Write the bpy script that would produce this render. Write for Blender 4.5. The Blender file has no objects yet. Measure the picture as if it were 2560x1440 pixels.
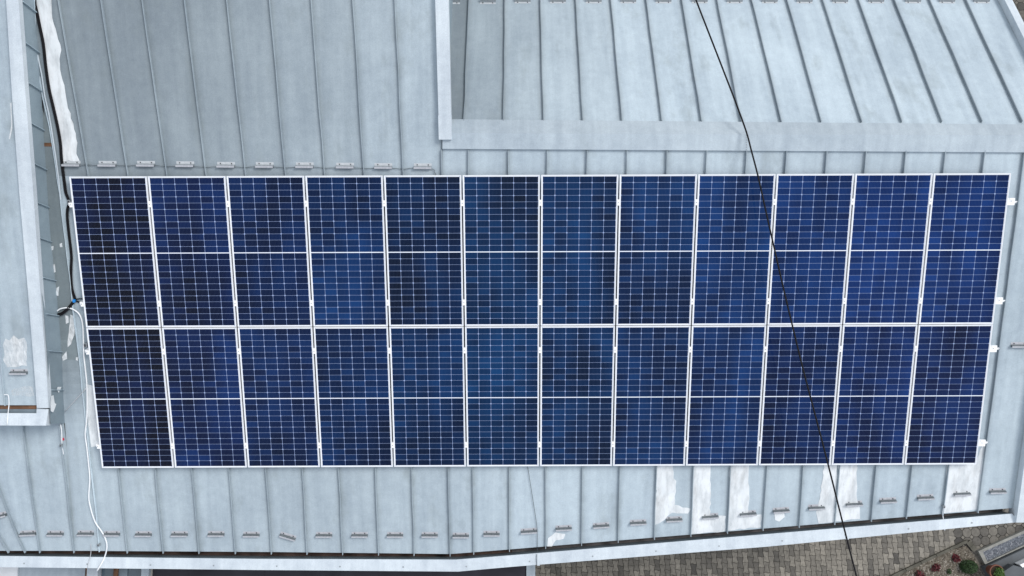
import bpy, bmesh, math, random
from math import sin, cos, radians, pi, sqrt
from mathutils import Vector as V, Matrix
random.seed(7)
C = bpy.context.scene.collection
S = bpy.context.scene

# ------------------------------------------------------------------ camera, light, exposure
FPX = 2121.35                       # focal length in pixels of a 2560 wide frame
TILT = radians(7.0)
CAM = V((0, 0, 17.0))
cam = bpy.data.cameras.new("camera")
cam.sensor_width = 36.0
cam.lens = 36.0 * FPX / 2560
cam.clip_end = 2000
co = bpy.data.objects.new("camera", cam)
C.objects.link(co)
co.location = CAM
co.rotation_euler = (TILT, 0, 0)
S.camera = co

SUN_EL, SUN_AZ = radians(52), radians(62)     # azimuth measured from +Y towards +X
w = bpy.data.worlds.new("World")
S.world = w
w.use_nodes = True
nt = w.node_tree
nt.nodes.clear()
N = nt.nodes.new
out = N('ShaderNodeOutputWorld')
bg1 = N('ShaderNodeBackground'); bg2 = N('ShaderNodeBackground'); mx = N('ShaderNodeMixShader')
sky = N('ShaderNodeTexSky')
sky.sky_type = 'NISHITA'; sky.sun_disc = False
sky.sun_elevation = SUN_EL; sky.sun_rotation = SUN_AZ
nt.links.new(sky.outputs[0], bg1.inputs[0]); bg1.inputs[1].default_value = 0.1
tc = N('ShaderNodeTexCoord')
nz = N('ShaderNodeTexNoise'); nz.inputs['Scale'].default_value = 3.2; nz.inputs['Detail'].default_value = 6
nt.links.new(tc.outputs['Generated'], nz.inputs['Vector'])
cr = N('ShaderNodeValToRGB')
cr.color_ramp.elements[0].position = 0.33; cr.color_ramp.elements[0].color = (0.50, 0.55, 0.62, 1)
cr.color_ramp.elements[1].position = 0.68; cr.color_ramp.elements[1].color = (1.0, 1.0, 1.0, 1)
nt.links.new(nz.outputs[0], cr.inputs[0]); nt.links.new(cr.outputs[0], bg2.inputs[0]); bg2.inputs[1].default_value = 0.72
mx.inputs[0].default_value = 0.72
nt.links.new(bg1.outputs[0], mx.inputs[1]); nt.links.new(bg2.outputs[0], mx.inputs[2]); nt.links.new(mx.outputs[0], out.inputs[0])

sl = bpy.data.lights.new("sun", 'SUN'); sl.energy = 1.35; sl.angle = radians(22); sl.color = (1.0, 0.97, 0.93)
so = bpy.data.objects.new("sun", sl); C.objects.link(so)
sd = V((sin(SUN_AZ) * cos(SUN_EL), cos(SUN_AZ) * cos(SUN_EL), sin(SUN_EL)))
so.rotation_euler = sd.to_track_quat('Z', 'Y').to_euler(); so.location = sd * 60
S.view_settings.view_transform = 'Standard'; S.view_settings.look = 'None'
S.view_settings.gamma = 1; S.view_settings.exposure = 0.72

# ------------------------------------------------------------------ survey geometry
EX = V((1, 0, 0)); EY = V((0, -cos(TILT), -sin(TILT))); EZ = V((0, sin(TILT), -cos(TILT)))
def ray(x, y):
    return EX * ((x - 1280) / FPX) + EY * ((y - 720) / FPX) + EZ
def hit(x, y, pl):
    p, n = pl; d = ray(x, y)
    return CAM + d * ((p - CAM).dot(n) / d.dot(n))
UP = V((0, 0, 1))
def lvl(z): return (V((0, 0, z)), UP)
def orth(a, b):
    a = a.normalized(); b = (b - a * b.dot(a)).normalized(); return a, b
U = V((0.99999, 0.004, -0.001)).normalized()
VV = V((0.003, -0.9446, -0.3283)); U, VV = orth(U, VV)
NN = U.cross(-VV).normalized()
O = V((-5.954, 2.875, 5.861))                 # upper left corner of the array, glass level
ROOF_DROP = 0.13
PA = (O - NN * ROOF_DROP, NN)                 # main slope
def offs(pl, h): return (pl[0] + pl[1] * h, pl[1])
WING_H = 0.355
PC = (PA[0] + UP * WING_H, NN)                # side wing slope, parallel and higher
RL = hit(1130, 334, PA); RR = hit(2560, 338, PA)
rdir = (RR - RL).normalized()
bsl = radians(26)
nB = V((0, sin(bsl), cos(bsl))); nB = (nB - rdir * nB.dot(rdir)).normalized()
PB = (RL, nB)                                 # rear slope falling away from the lower ridge

# ------------------------------------------------------------------ node helpers
def mat(name):
    m = bpy.data.materials.new(name); m.use_nodes = True
    t = m.node_tree; return m, t, t.nodes['Principled BSDF'], t.nodes.new, t.links.new
def flat(name, col, rough=0.6, metal=0.0, var=0.15, scale=30, spec=0.5, bump=0.0, detail=4):
    m, t, b, n, l = mat(name)
    tcn = n('ShaderNodeTexCoord'); a = n('ShaderNodeTexNoise'); a.inputs['Scale'].default_value = scale; a.inputs['Detail'].default_value = detail
    l(tcn.outputs['Object'], a.inputs['Vector'])
    r = n('ShaderNodeValToRGB')
    r.color_ramp.elements[0].position = 0.3; r.color_ramp.elements[1].position = 0.7
    r.color_ramp.elements[0].color = tuple(c * (1 - var) for c in col) + (1,)
    r.color_ramp.elements[1].color = tuple(min(1, c * (1 + var)) for c in col) + (1,)
    l(a.outputs[0], r.inputs[0]); l(r.outputs[0], b.inputs['Base Color'])
    b.inputs['Roughness'].default_value = rough; b.inputs['Metallic'].default_value = metal
    b.inputs['Specular IOR Level'].default_value = spec
    if bump:
        bp = n('ShaderNodeBump'); bp.inputs['Strength'].default_value = bump; bp.inputs['Distance'].default_value = 0.01
        l(a.outputs[0], bp.inputs['Height']); l(bp.outputs[0], b.inputs['Normal'])
    return m
def mixc(n, l, fac, c1, c2, mode='MIX'):
    x = n('ShaderNodeMix'); x.data_type = 'RGBA'; x.blend_type = mode
    for sock, v in ((0, fac), (6, c1), (7, c2)):
        if hasattr(v, 'is_output'): l(v, x.inputs[sock])
        elif sock == 0: x.inputs[0].default_value = v
        else: x.inputs[sock].default_value = tuple(v) + (1,)
    return x.outputs[2]
def mth(n, l, op, a, b=0.0, c=0.0):
    x = n('ShaderNodeMath'); x.operation = op
    for i, v in enumerate((a, b, c)):
        if hasattr(v, 'is_output'): l(v, x.inputs[i])
        else: x.inputs[i].default_value = v
    return x.outputs[0]
def noise(n, l, vec, scale, detail=3, rough=0.5, sc=None):
    if sc:
        mp = n('ShaderNodeMapping'); mp.inputs['Scale'].default_value = sc; l(vec, mp.inputs['Vector']); vec = mp.outputs[0]
    a = n('ShaderNodeTexNoise'); a.inputs['Scale'].default_value = scale; a.inputs['Detail'].default_value = detail; a.inputs['Roughness'].default_value = rough
    l(vec, a.inputs['Vector']); return a.outputs[0]
def ramp(n, l, src, p0, p1, v0=0.0, v1=1.0):
    x = n('ShaderNodeMapRange'); x.inputs[1].default_value = p0; x.inputs[2].default_value = p1
    x.inputs[3].default_value = v0; x.inputs[4].default_value = v1; l(src, x.inputs[0]); return x.outputs[0]

def roof_mat(name, col, dirt_shade=0.5):
    # weathered painted sheet: mottled patina, drip streaks down the slope, fine speckle, grime; 'tone' = sheet differences plus shading painted on seams and ridge
    m, t, b, n, l = mat(name)
    g = n('ShaderNodeNewGeometry').outputs['Position']
    at = n('ShaderNodeAttribute'); at.attribute_name = 'tone'
    big = noise(n, l, g, 0.75, 4, 0.55)
    streak = noise(n, l, g, 1.0, 4, 0.6, (7.0, 0.55, 0.55))
    mott = noise(n, l, g, 9.0, 5, 0.65)
    speck = noise(n, l, g, 75.0, 3, 0.7)
    f = mth(n, l, 'ADD', mth(n, l, 'MULTIPLY', ramp(n, l, big, .38, .62), 0.30), mth(n, l, 'MULTIPLY', ramp(n, l, streak, .35, .65), 0.36))
    f = mth(n, l, 'ADD', f, mth(n, l, 'MULTIPLY', ramp(n, l, mott, .33, .67), 0.26))
    c = mixc(n, l, f, [x * 0.76 * y for x, y in zip(col, (0.96, 0.99, 1.04))], [x * 1.15 for x in col])
    k = ramp(n, l, speck, .25, .75, .88, 1.12)
    kk = mth(n, l, 'MULTIPLY', k, at.outputs['Fac'])
    cb = n('ShaderNodeCombineColor'); [l(kk, cb.inputs[i]) for i in range(3)]
    c = mixc(n, l, 1.0, c, cb.outputs[0], 'MULTIPLY')
    gr = ramp(n, l, noise(n, l, g, 1.7, 5, 0.6, (1.6, 0.8, 0.8)), .56, .78, 0, dirt_shade)
    c = mixc(n, l, gr, c, (0.20, 0.235, 0.24))
    da = n('ShaderNodeAttribute'); da.attribute_name = 'dirt_shade'
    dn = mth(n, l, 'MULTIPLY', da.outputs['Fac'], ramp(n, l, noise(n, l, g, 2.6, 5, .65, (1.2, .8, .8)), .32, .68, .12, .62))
    c = mixc(n, l, dn, c, (0.165, 0.19, 0.19))  # band beside the seams: dirt with soft shade painted into the colour
    l(c, b.inputs['Base Color'])
    l(ramp(n, l, mott, .3, .7, .42, .6), b.inputs['Roughness'])
    b.inputs['Metallic'].default_value = 0.0; b.inputs['Specular IOR Level'].default_value = 0.35
    bp = n('ShaderNodeBump'); bp.inputs['Strength'].default_value = 0.55; bp.inputs['Distance'].default_value = 0.014
    l(noise(n, l, g, 2.0, 3, .5, (1.4, .6, .6)), bp.inputs['Height']); l(bp.outputs[0], b.inputs['Normal'])
    return m

M = {}
M['roof'] = roof_mat('grey_roof_sheet', (0.440, 0.514, 0.556), 0.50)
M['cap'] = roof_mat('pale_cap_sheet', (0.60, 0.655, 0.69), 0.12)
M['ridge'] = roof_mat('ridge_sheet', (0.455, 0.52, 0.56), 0.25)
M['clad'] = roof_mat('wall_cladding', (0.28, 0.35, 0.39), 0.5)
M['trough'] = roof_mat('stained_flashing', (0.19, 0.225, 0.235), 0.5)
M['rust'] = flat('rusty_gutter', (0.075, 0.048, 0.040), 0.8, 0, 0.7, 4, 0.2)
M['grey_gutter'] = flat('grey_gutter', (0.12, 0.11, 0.11), 0.8, 0, 0.5, 4, 0.2)
M['wood'] = flat('brown_board', (0.16, 0.085, 0.05), 0.8, 0, 0.5, 6, 0.2)
M['gutter_in'] = flat('gutter_face', (0.18, 0.23, 0.265), 0.5, 0, 0.2, 5)
M['wall'] = flat('render_wall', (0.55, 0.53, 0.48), 0.9, 0, 0.12, 3, 0.2)
M['alu'] = flat('anodised_aluminium', (0.86, 0.87, 0.89), 0.35, 0.25, 0.04, 8)
M['alu_bright'] = flat('bright_aluminium', (0.95, 0.95, 0.95), 0.3, 0.1, 0.03, 20)
M['galv'] = flat('galvanised_bracket', (0.33, 0.36, 0.38), 0.45, 0.35, 0.2, 30)
M['galv_pale'] = flat('pale_bracket', (0.52, 0.55, 0.57), 0.5, 0.1, 0.12, 30)
M['galv_lip'] = flat('bracket_lip', (0.50, 0.51, 0.54), 0.45, 0.2, 0.15, 30)
M['galv_dark'] = flat('shaded_bracket', (0.15, 0.17, 0.18), 0.5, 0.3, 0.25, 30)  # darker copy of the bracket metal, shade of the upright painted in
M['screw'] = flat('dark_screw', (0.05, 0.05, 0.06), 0.5, 0.4)
M['black'] = flat('black_rubber', (0.008, 0.008, 0.010), 0.7, 0, 0.3, 40, 0.2)
M['white_pl'] = flat('white_plastic', (0.82, 0.84, 0.86), 0.4, 0, 0.05, 10)
M['blue'] = flat('blue_tape', (0.01, 0.22, 0.62), 0.4, 0, 0.2, 20)
M['red'] = flat('red_plastic', (0.5, 0.02, 0.06), 0.5)
M['wire'] = flat('grey_wire', (0.06, 0.075, 0.085), 0.5, 0.3)
M['pale_wire'] = flat('pale_wire', (0.55, 0.56, 0.58), 0.4, 0.3)
M['membrane'] = flat('dark_roof_felt', (0.042, 0.040, 0.050), 0.85, 0, 0.25, 3, 0.3, 0.3)
M['glass_d'] = flat('dark_glazing', (0.09, 0.13, 0.16), 0.12, 0, 0.2, 2, 0.6)
M['conc'] = flat('pale_concrete', (0.27, 0.27, 0.25), 0.9, 0, 0.2, 9, 0.2, 0.3)
M['slab'] = flat('dark_stone_slab', (0.085, 0.095, 0.105), 0.6, 0, 0.25, 2.5, 0.4)
M['edge'] = flat('mossy_edging', (0.105, 0.10, 0.082), 0.9, 0, 0.35, 8, 0.2, 0.4)
M['terra'] = flat('terracotta', (0.17, 0.07, 0.05), 0.8, 0, 0.2, 12, 0.2)
M['soil'] = flat('soil', (0.045, 0.035, 0.025), 1, 0, 0.4, 30, 0.1, 0.5)
M['ground'] = flat('joint_sand', (0.055, 0.052, 0.045), 1, 0, 0.3, 20, 0.1)
M['field'] = flat('asphalt_yard', (0.07, 0.07, 0.068), 0.95, 0, 0.3, 1.5, 0.1)

def gravel_mat(name, a, b2, c3, scale):
    m, t, b, n, l = mat(name)
    g = n('ShaderNodeNewGeometry').outputs['Position']
    vo = n('ShaderNodeTexVoronoi'); vo.inputs['Scale'].default_value = scale; l(g, vo.inputs['Vector'])
    sp = n('ShaderNodeSeparateColor'); l(vo.outputs['Color'], sp.inputs[0])
    c = mixc(n, l, sp.outputs[0], a, b2); c = mixc(n, l, ramp(n, l, sp.outputs[1], .75, .95), c, c3)
    l(c, b.inputs['Base Color']); b.inputs['Roughness'].default_value = 0.9; b.inputs['Specular IOR Level'].default_value = .2
    bp = n('ShaderNodeBump'); bp.inputs['Strength'].default_value = 1; bp.inputs['Distance'].default_value = 0.02; bp.invert = True
    l(vo.outputs['Distance'], bp.inputs['Height']); l(bp.outputs[0], b.inputs['Normal'])
    return m
M['gravel'] = gravel_mat('tan_gravel', (0.075, 0.065, 0.05), (0.20, 0.175, 0.14), (0.32, 0.29, 0.25), 40)
M['gravel2'] = gravel_mat('grey_gravel', (0.10, 0.11, 0.13), (0.20, 0.22, 0.25), (0.32, 0.33, 0.36), 45)

# paving stones: colour differs stone by stone
m, t, b, n, l = mat('paving_stone')
at = n('ShaderNodeAttribute'); at.attribute_name = 'tone'
g = n('ShaderNodeNewGeometry').outputs['Position']
c = mixc(n, l, at.outputs['Fac'], (0.068, 0.065, 0.061), (0.270, 0.250, 0.215))
k = ramp(n, l, noise(n, l, g, 16, 5, .7), .3, .7, .75, 1.25)
cb = n('ShaderNodeCombineColor'); [l(k, cb.inputs[i]) for i in range(3)]
c = mixc(n, l, 1, c, cb.outputs[0], 'MULTIPLY')
l(c, b.inputs['Base Color']); b.inputs['Roughness'].default_value = .9; b.inputs['Specular IOR Level'].default_value = .2
M['paver'] = m

# white roof paint with a brushed, feathered edge ('edge' = 0 at the rim, 1 inside)
m, t, b, n, l = mat('white_roof_paint')
at = n('ShaderNodeAttribute'); at.attribute_name = 'edge'
g = n('ShaderNodeNewGeometry').outputs['Position']
f = mth(n, l, 'ADD', at.outputs['Fac'], ramp(n, l, noise(n, l, g, 14, 5, .7, (1.5, .6, .6)), .3, .7, -.32, .32))
f = mth(n, l, 'MULTIPLY', ramp(n, l, f, .22, 1.12), ramp(n, l, noise(n, l, g, 4.0, 5, .6, (2.0, .7, .7)), .34, .55, .70, 1.0))
spots = ramp(n, l, noise(n, l, g, 10, 6, .75, (3.0, .7, .7)), .64, .72, 0, .55)
c = mixc(n, l, ramp(n, l, noise(n, l, g, 3, 4, .6), .3, .7), (0.70, 0.74, 0.76), (0.84, 0.87, 0.885))
stn = ramp(n, l, noise(n, l, g, 3.5, 5, .65, (2.2, .6, .6)), .5, .75, 0, .5)
c = mixc(n, l, stn, c, (0.50, 0.49, 0.47))
c = mixc(n, l, spots, c, (0.33, 0.33, 0.34))
l(c, b.inputs['Base Color']); b.inputs['Roughness'].default_value = .55
tr = n('ShaderNodeBsdfTransparent'); ms = n('ShaderNodeMixShader'); l(f, ms.inputs[0]); l(tr.outputs[0], ms.inputs[1]); l(b.outputs[0], ms.inputs[2])
l(ms.outputs[0], t.nodes['Material Output'].inputs[0])
M['paint'] = m

# photovoltaic cell: blue silicon under anti-reflective glass, hue differs cell by cell; panel tones paint in sky reflections
m, t, b, n, l = mat('silicon_cell')
at = n('ShaderNodeAttribute'); at.attribute_name = 'tone'
oi = n('ShaderNodeObjectInfo'); oc = oi.outputs['Color']; oc_a = oi.outputs['Alpha']
so_ = n('ShaderNodeSeparateColor'); l(oc, so_.inputs[0])
tco = n('ShaderNodeTexCoord').outputs['Object']
ofs = n('ShaderNodeCombineXYZ'); l(mth(n, l, 'MULTIPLY', so_.outputs[1], 37.0), ofs.inputs[0]); l(mth(n, l, 'MULTIPLY', so_.outputs[2], 11.0), ofs.inputs[2])
va = n('ShaderNodeVectorMath'); l(tco, va.inputs[0]); l(ofs.outputs[0], va.inputs[1])
nv = ramp(n, l, noise(n, l, va.outputs[0], 1.1, 2, .45, (1.5, .6, 1)), .3, .7, -.20, .20)
f = mth(n, l, 'ADD', mth(n, l, 'ADD', so_.outputs[0], nv), ramp(n, l, at.outputs['Fac'], 0, 1, -.13, .13))
rp = n('ShaderNodeValToRGB'); e = rp.color_ramp.elements
e[0].position = 0.0; e[0].color = (0.0018, 0.0026, 0.009, 1)
e[1].position = 1.0; e[1].color = (0.0085, 0.045, 0.200, 1)
x = e.new(0.35); x.color = (0.0028, 0.0095, 0.047, 1)
x = e.new(0.65); x.color = (0.0048, 0.0225, 0.105, 1)
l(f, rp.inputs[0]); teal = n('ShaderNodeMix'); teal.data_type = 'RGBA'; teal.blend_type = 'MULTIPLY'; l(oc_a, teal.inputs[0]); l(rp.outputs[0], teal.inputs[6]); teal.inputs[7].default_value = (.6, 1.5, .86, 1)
sx = n('ShaderNodeSeparateXYZ'); l(tco, sx.inputs[0])
ph = mth(n, l, 'FRACT', mth(n, l, 'DIVIDE', sx.outputs[0], 0.01856))
bus = mth(n, l, 'LESS_THAN', mth(n, l, 'ABSOLUTE', mth(n, l, 'SUBTRACT', ph, 0.5)), 0.055)
c = mixc(n, l, mth(n, l, 'MULTIPLY', bus, 0.16), teal.outputs[2], (0.20, 0.27, 0.42))
l(c, b.inputs['Base Color'])
b.inputs['Roughness'].default_value = 0.08; b.inputs['Specular IOR Level'].default_value = 0.10
M['cell'] = m
M['backsheet'] = flat('cell_gap', (0.30, 0.38, 0.60), 0.3, 0, 0.03, 5, 0.2)
M['module_rim'] = flat('module_rim', (0.80, 0.83, 0.88), 0.3, 0, 0.03, 5, 0.2)

def leaf_mat(name, a, b2):
    m, t, b, n, l = mat(name)
    at = n('ShaderNodeAttribute'); at.attribute_name = 'tone'
    l(mixc(n, l, at.outputs['Fac'], a, b2), b.inputs['Base Color']); b.inputs['Roughness'].default_value = .6
    return m
M['leaf'] = leaf_mat('green_leaf', (0.008, 0.022, 0.006), (0.030, 0.080, 0.014))
M['leaf_bright'] = leaf_mat('bright_leaf', (0.015, 0.045, 0.006), (0.08, 0.17, 0.02))
M['red_leaf'] = leaf_mat('red_leaf', (0.025, 0.003, 0.004), (0.13, 0.008, 0.014))

# ------------------------------------------------------------------ mesh helpers
class MB:
    def __init__(s): s.v = []; s.f = []; s.m = []; s.t = []; s.d = []
    def add(s, vs, fs, mi=0, tone=1.0, dirt_shade=0.0):
        o = len(s.v); s.v += [V(p) for p in vs]; s.d += [dirt_shade] * len(vs) if not isinstance(dirt_shade, (list, tuple)) else list(dirt_shade)
        for f in fs: s.f.append([o + i for i in f]); s.m.append(mi); s.t.append(tone)
    def quad(s, a, b, c, d, mi=0, tone=1.0): s.add([a, b, c, d], [(0, 1, 2, 3)], mi, tone)
    def prism(s, poly, ext, mi=0, tone=1.0):           # closed prism: polygon pushed along ext
        n_ = len(poly); vs = [V(p) for p in poly] + [V(p) + ext for p in poly]
        fs = [tuple(range(n_)), tuple(range(2 * n_ - 1, n_ - 1, -1))] + [(i, n_ + i, n_ + (i + 1) % n_, (i + 1) % n_) for i in range(n_)]
        s.add(vs, fs, mi, tone)
    def box(s, c, ax, ay, az, mi=0, tone=1.0):         # centre and three half vectors
        c = V(c); s.prism([c - ax - ay - az, c + ax - ay - az, c + ax + ay - az, c - ax + ay - az], az * 2, mi, tone)
    def abox(s, x0, x1, y0, y1, z0, z1, mi=0, tone=1.0):
        s.prism([V((x0, y0, z0)), V((x1, y0, z0)), V((x1, y1, z0)), V((x0, y1, z0))], V((0, 0, z1 - z0)), mi, tone)
    def seam(s, p, q, nn, wdt=0.010, h=0.032, tone=1.0, mi=0):
        d = (q - p); L = d.length; d.normalize(); sd_ = d.cross(nn).normalized()
        k = max(2, int(L / 0.45)); pts = []
        for i in range(k + 1):
            j = 0 if i in (0, k) else random.uniform(-.004, .004)
            pts.append(p + d * (L * i / k) + sd_ * j)
        vs = []
        for a in pts:
            lean = sd_ * random.uniform(-.003, .003)
            vs += [a - sd_ * wdt / 2, a - sd_ * wdt / 2 + nn * h + lean, a + sd_ * wdt / 2 + nn * h + lean, a + sd_ * wdt / 2]
        fs = []
        for i in range(k):
            o = i * 4
            for j in range(3): fs.append((o + j, o + 4 + j, o + 5 + j, o + 1 + j))
        fs += [(0, 1, 2, 3), (4 * k + 3, 4 * k + 2, 4 * k + 1, 4 * k)]
        s.add(vs, fs, mi, tone)
    def build(s, name, mats, parent=None, smooth=False, local=None):
        off = V((0, 0, 0))
        if parent is not None and local is None: off = parent.matrix_basis.translation.copy() if parent.parent is None else V(parent['_o'])
        me = bpy.data.meshes.new(name)
        me.from_pydata([tuple(v - off) for v in s.v], [], s.f)
        if not isinstance(mats, (list, tuple)): mats = [mats]
        for mm in mats: me.materials.append(mm)
        me.polygons.foreach_set('material_index', s.m)
        a = me.attributes.new('tone', 'FLOAT', 'FACE'); a.data.foreach_set('value', s.t); a = me.attributes.new('dirt_shade', 'FLOAT', 'POINT'); a.data.foreach_set('value', s.d)
        bm = bmesh.new(); bm.from_mesh(me); bmesh.ops.recalc_face_normals(bm, faces=bm.faces); bm.to_mesh(me); bm.free()
        if smooth: me.polygons.foreach_set('use_smooth', [True] * len(me.polygons))
        ob = bpy.data.objects.new(name, me); C.objects.link(ob)
        if parent is not None:
            ob.parent = parent
        ob_off[ob.name] = off
        return ob
ob_off = {}
def tag(o, label=None, cat=None, group=None, kind=None):
    if label: o['label'] = label
    if cat: o['category'] = cat
    if group: o['group'] = group
    if kind: o['kind'] = kind
    return o
def thing(name, loc, label, cat, group=None, rot=None):
    o = bpy.data.objects.new(name, None); C.objects.link(o); o.empty_display_size = .2
    o.matrix_basis = Matrix.Translation(V(loc)) @ (rot.to_4x4() if rot else Matrix.Identity(4))
    return tag(o, label, cat, group)
def sub(mb, name, mats, parent_part, smooth=False):   # sub-part: child of a part, same offset as its thing
    ob = mb.build(name, mats, None, smooth)
    off = ob_off[parent_part.name]
    ob.data.transform(Matrix.Translation(-off)); ob.parent = parent_part; ob_off[ob.name] = off
    return ob
def tube(pts, r, seg=8, sub_=4):
    # smooth Catmull-Rom tube through pts
    P = [V(p) for p in pts]; Q = []
    if len(P) > 2 and sub_ > 1:
        E_ = [P[0] * 2 - P[1]] + P + [P[-1] * 2 - P[-2]]
        for i in range(1, len(E_) - 2):
            a, b_, c_, d_ = E_[i - 1:i + 3]
            for k in range(sub_):
                t_ = k / sub_
                Q.append(0.5 * ((2 * b_) + (c_ - a) * t_ + (2 * a - 5 * b_ + 4 * c_ - d_) * t_ ** 2 + (3 * b_ - a - 3 * c_ + d_) * t_ ** 3))
        Q.append(P[-1])
    else: Q = P
    mb = MB(); vs = []; fs = []
    for i, p in enumerate(Q):
        d = (Q[min(i + 1, len(Q) - 1)] - Q[max(i - 1, 0)]).normalized()
        a = d.cross(V((0.13, 0.2, 1))).normalized(); b_ = d.cross(a).normalized()
        for k in range(seg):
            an = 2 * pi * k / seg; vs.append(p + a * (r * cos(an)) + b_ * (r * sin(an)))
    for i in range(len(Q) - 1):
        for k in range(seg): fs.append((i * seg + k, i * seg + (k + 1) % seg, (i + 1) * seg + (k + 1) % seg, (i + 1) * seg + k))
    fs += [tuple(range(seg)), tuple((len(Q) - 1) * seg + k for k in reversed(range(seg)))]
    mb.add(vs, fs); return mb
def on(pl, pts, h=0.0):
    p2 = offs(pl, h); return [hit(x, y, p2) for x, y in pts]
def paint_patch(pts, pl, parent, inset=0.03, jag=0.02, name='paint_patch', h=0.004, mi='paint', amt=1.3):
    P = on(pl, pts, h); Q = []
    nn = pl[1]
    for i in range(len(P)):
        a, b_ = P[i], P[(i + 1) % len(P)]; L = (b_ - a).length; k = max(1, int(L / 0.06)); sd_ = (b_ - a).cross(nn).normalized()
        for j in range(k): Q.append(a.lerp(b_, j / k) + sd_ * random.uniform(-jag, jag) * (1 if j else .3))
    bm = bmesh.new(); off = ob_off.get(parent.name, parent.matrix_basis.translation if parent.parent is None else V())
    f_ = bm.faces.new([bm.verts.new(q - off) for q in Q])
    lay = bm.verts.layers.float.new('edge')
    old = set(bm.verts)
    bmesh.ops.inset_region(bm, faces=[f_], thickness=inset * 2.3, use_even_offset=False, use_boundary=True)
    for v_ in bm.verts: v_[lay] = 0.0 if v_ in old else amt
    bmesh.ops.triangulate(bm, faces=bm.faces)
    bmesh.ops.recalc_face_normals(bm, faces=bm.faces)
    me = bpy.data.meshes.new(name); bm.to_mesh(me); bm.free(); me.materials.append(M[mi])
    o = bpy.data.objects.new(name, me); C.objects.link(o); o.parent = parent; ob_off[o.name] = off
    return o

# ------------------------------------------------------------------ ground
g_ = MB(); g_.quad(V((-400, -400, -.03)), V((400, -400, -.03)), V((400, 400, -.03)), V((-400, 400, -.03)))
tag(g_.build('ground', M['field']), kind='structure')
g_ = MB(); g_.quad(V((-14, -14, -.012)), V((24, -14, -.012)), V((24, 20, -.012)), V((-14, 20, -.012)))
tag(g_.build('paving_bed', M['ground']), kind='structure')

def zig_blocks():
    mb = MB(); px, L, A, gp = 0.101, 0.2, 0.012, 0.0042
    ang = radians(1.5); ca, sa = cos(ang), sin(ang)
    def tri(y): t_ = (y / L) % 1.0; return 4 * abs(t_ - .5) - 1
    for i in range(-12, 86):
        for j in range(-16, 5):
            y0 = j * L + (L / 2 if i % 2 else 0) - L / 2; sgn = 1 if i % 2 == 0 else -1
            ys = [y0 + gp, y0 + L * .25, y0 + L * .5, y0 + L * .75, y0 + L - gp]
            def xe(k, y): return k * px - A * (1 if k % 2 else -1) * tri(y)
            left = [(xe(i, y) + gp, y) for y in ys]; right = [(xe(i + 1, y) - gp, y) for y in ys]
            # wavy short ends
            bl, br = left[0], right[0]; tl, trr = left[-1], right[-1]
            w_ = 0.010
            bot = [(bl[0] + .035, bl[1] + w_), (br[0] - .035, br[1] - w_)]
            top = [(trr[0] - .035, trr[1] - w_), (tl[0] + .035, tl[1] + w_)]
            poly = [bl] + bot + right + top + left[::-1][:-1]
            if not (-0.4 < bl[0]*1 < 8.55): continue
            P = [V((x * ca - y * sa, x * sa + y * ca - 1.9, -.008)) for x, y in poly]
            tn = min(1, max(.1, random.gauss(.62, .22)))
            mb.prism(P, V((0, 0, .012 + random.uniform(0, .003))), 0, tn)
    return mb
tag(zig_blocks().build('paving', M['paver']), kind='structure')
def octo_blocks():
    mb = MB(); p = 0.172; gp = .004; ang = radians(3); ca, sa = cos(ang), sin(ang)
    def put(poly, x, y, tn):
        P = [V((8.48 + (x + a) * ca - (y + b_) * sa, -3.6 + (x + a) * sa + (y + b_) * ca, -.008)) for a, b_ in poly]
        mb.prism(P, V((0, 0, .012 + random.uniform(0, .003))), 0, tn)
    hs = p / 2 - gp; ct = p * .26
    oc_ = [(-hs + ct, -hs), (hs - ct, -hs), (hs, -hs + ct), (hs, hs - ct), (hs - ct, hs), (-hs + ct, hs), (-hs, hs - ct), (-hs, -hs + ct)]
    q = ct - gp * 1.6
    sq = [(0, -q), (q, 0), (0, q), (-q, 0)]
    for i in range(0, 30):
        for j in range(-8, 80):
            put(oc_, i * p + p / 2, j * p, min(.8, max(0, random.gauss(.25, .15))))
            put(sq, i * p + p, j * p + p / 2, min(1, max(0, random.gauss(.5, .2))))
    return mb
tag(octo_blocks().build('octagon_paving', M['paver']), kind='structure')

# ------------------------------------------------------------------ main house
house = thing('house', (3.0, 0.5, 0), 'large house with grey standing seam metal roof that carries the solar panels', 'house')
def lp(l_, y):          # x on a pixel polyline at height y
    for (x0, y0), (x1, y1) in zip(l_, l_[1:]):
        if y0 <= y <= y1: return x0 + (x1 - x0) * (y - y0) / (y1 - y0)
    (x0, y0), (x1, y1) = (l_[0], l_[1]) if y < l_[0][1] else (l_[-2], l_[-1])
    return x0 + (x1 - x0) * (y - y0) / (y1 - y0)
TOP = -330      # the upper ridge lies beyond the top of the frame
# seams of the main slope: (x, y) upper end and (x, y) lower end
eave = [(-120, 1377), (190, 1377), (680, 1380), (1130, 1385), (1280, 1373), (1910, 1321), (2440, 1277), (2531, 1270)]
def eave_y(x):
    for (x0, y0), (x1, y1) in zip(eave, eave[1:]):
        if x0 <= x <= x1: return y0 + (y1 - y0) * (x - x0) / (x1 - x0)
    return eave[-1][1]
def ext(x0, y0, x1, y1, y): return x0 + (x1 - x0) * (y - y0) / (y1 - y0)
flash = [(80, -330), (93, 137), (108, 240), (127, 323), (142, 423), (151, 480), (165, 597), (176, 685), (185, 778), (200, 895), (207, 973), (215, 1043), (227, 1157), (241, 1275), (250, 1378)]
wallb = [(70, -330), (90, 33), (97, 133), (104, 230), (109, 327), (115, 425), (121, 519), (130, 640), (138, 702), (147, 790), (154, 880), (158, 985), (162, 1057)]
tops = [148, 255, 357, 463, 568, 675, 779, 882.6, 988]
mids = [223, 322, 419, 517, 616, 715, 812.6, 911, 1009]
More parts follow.
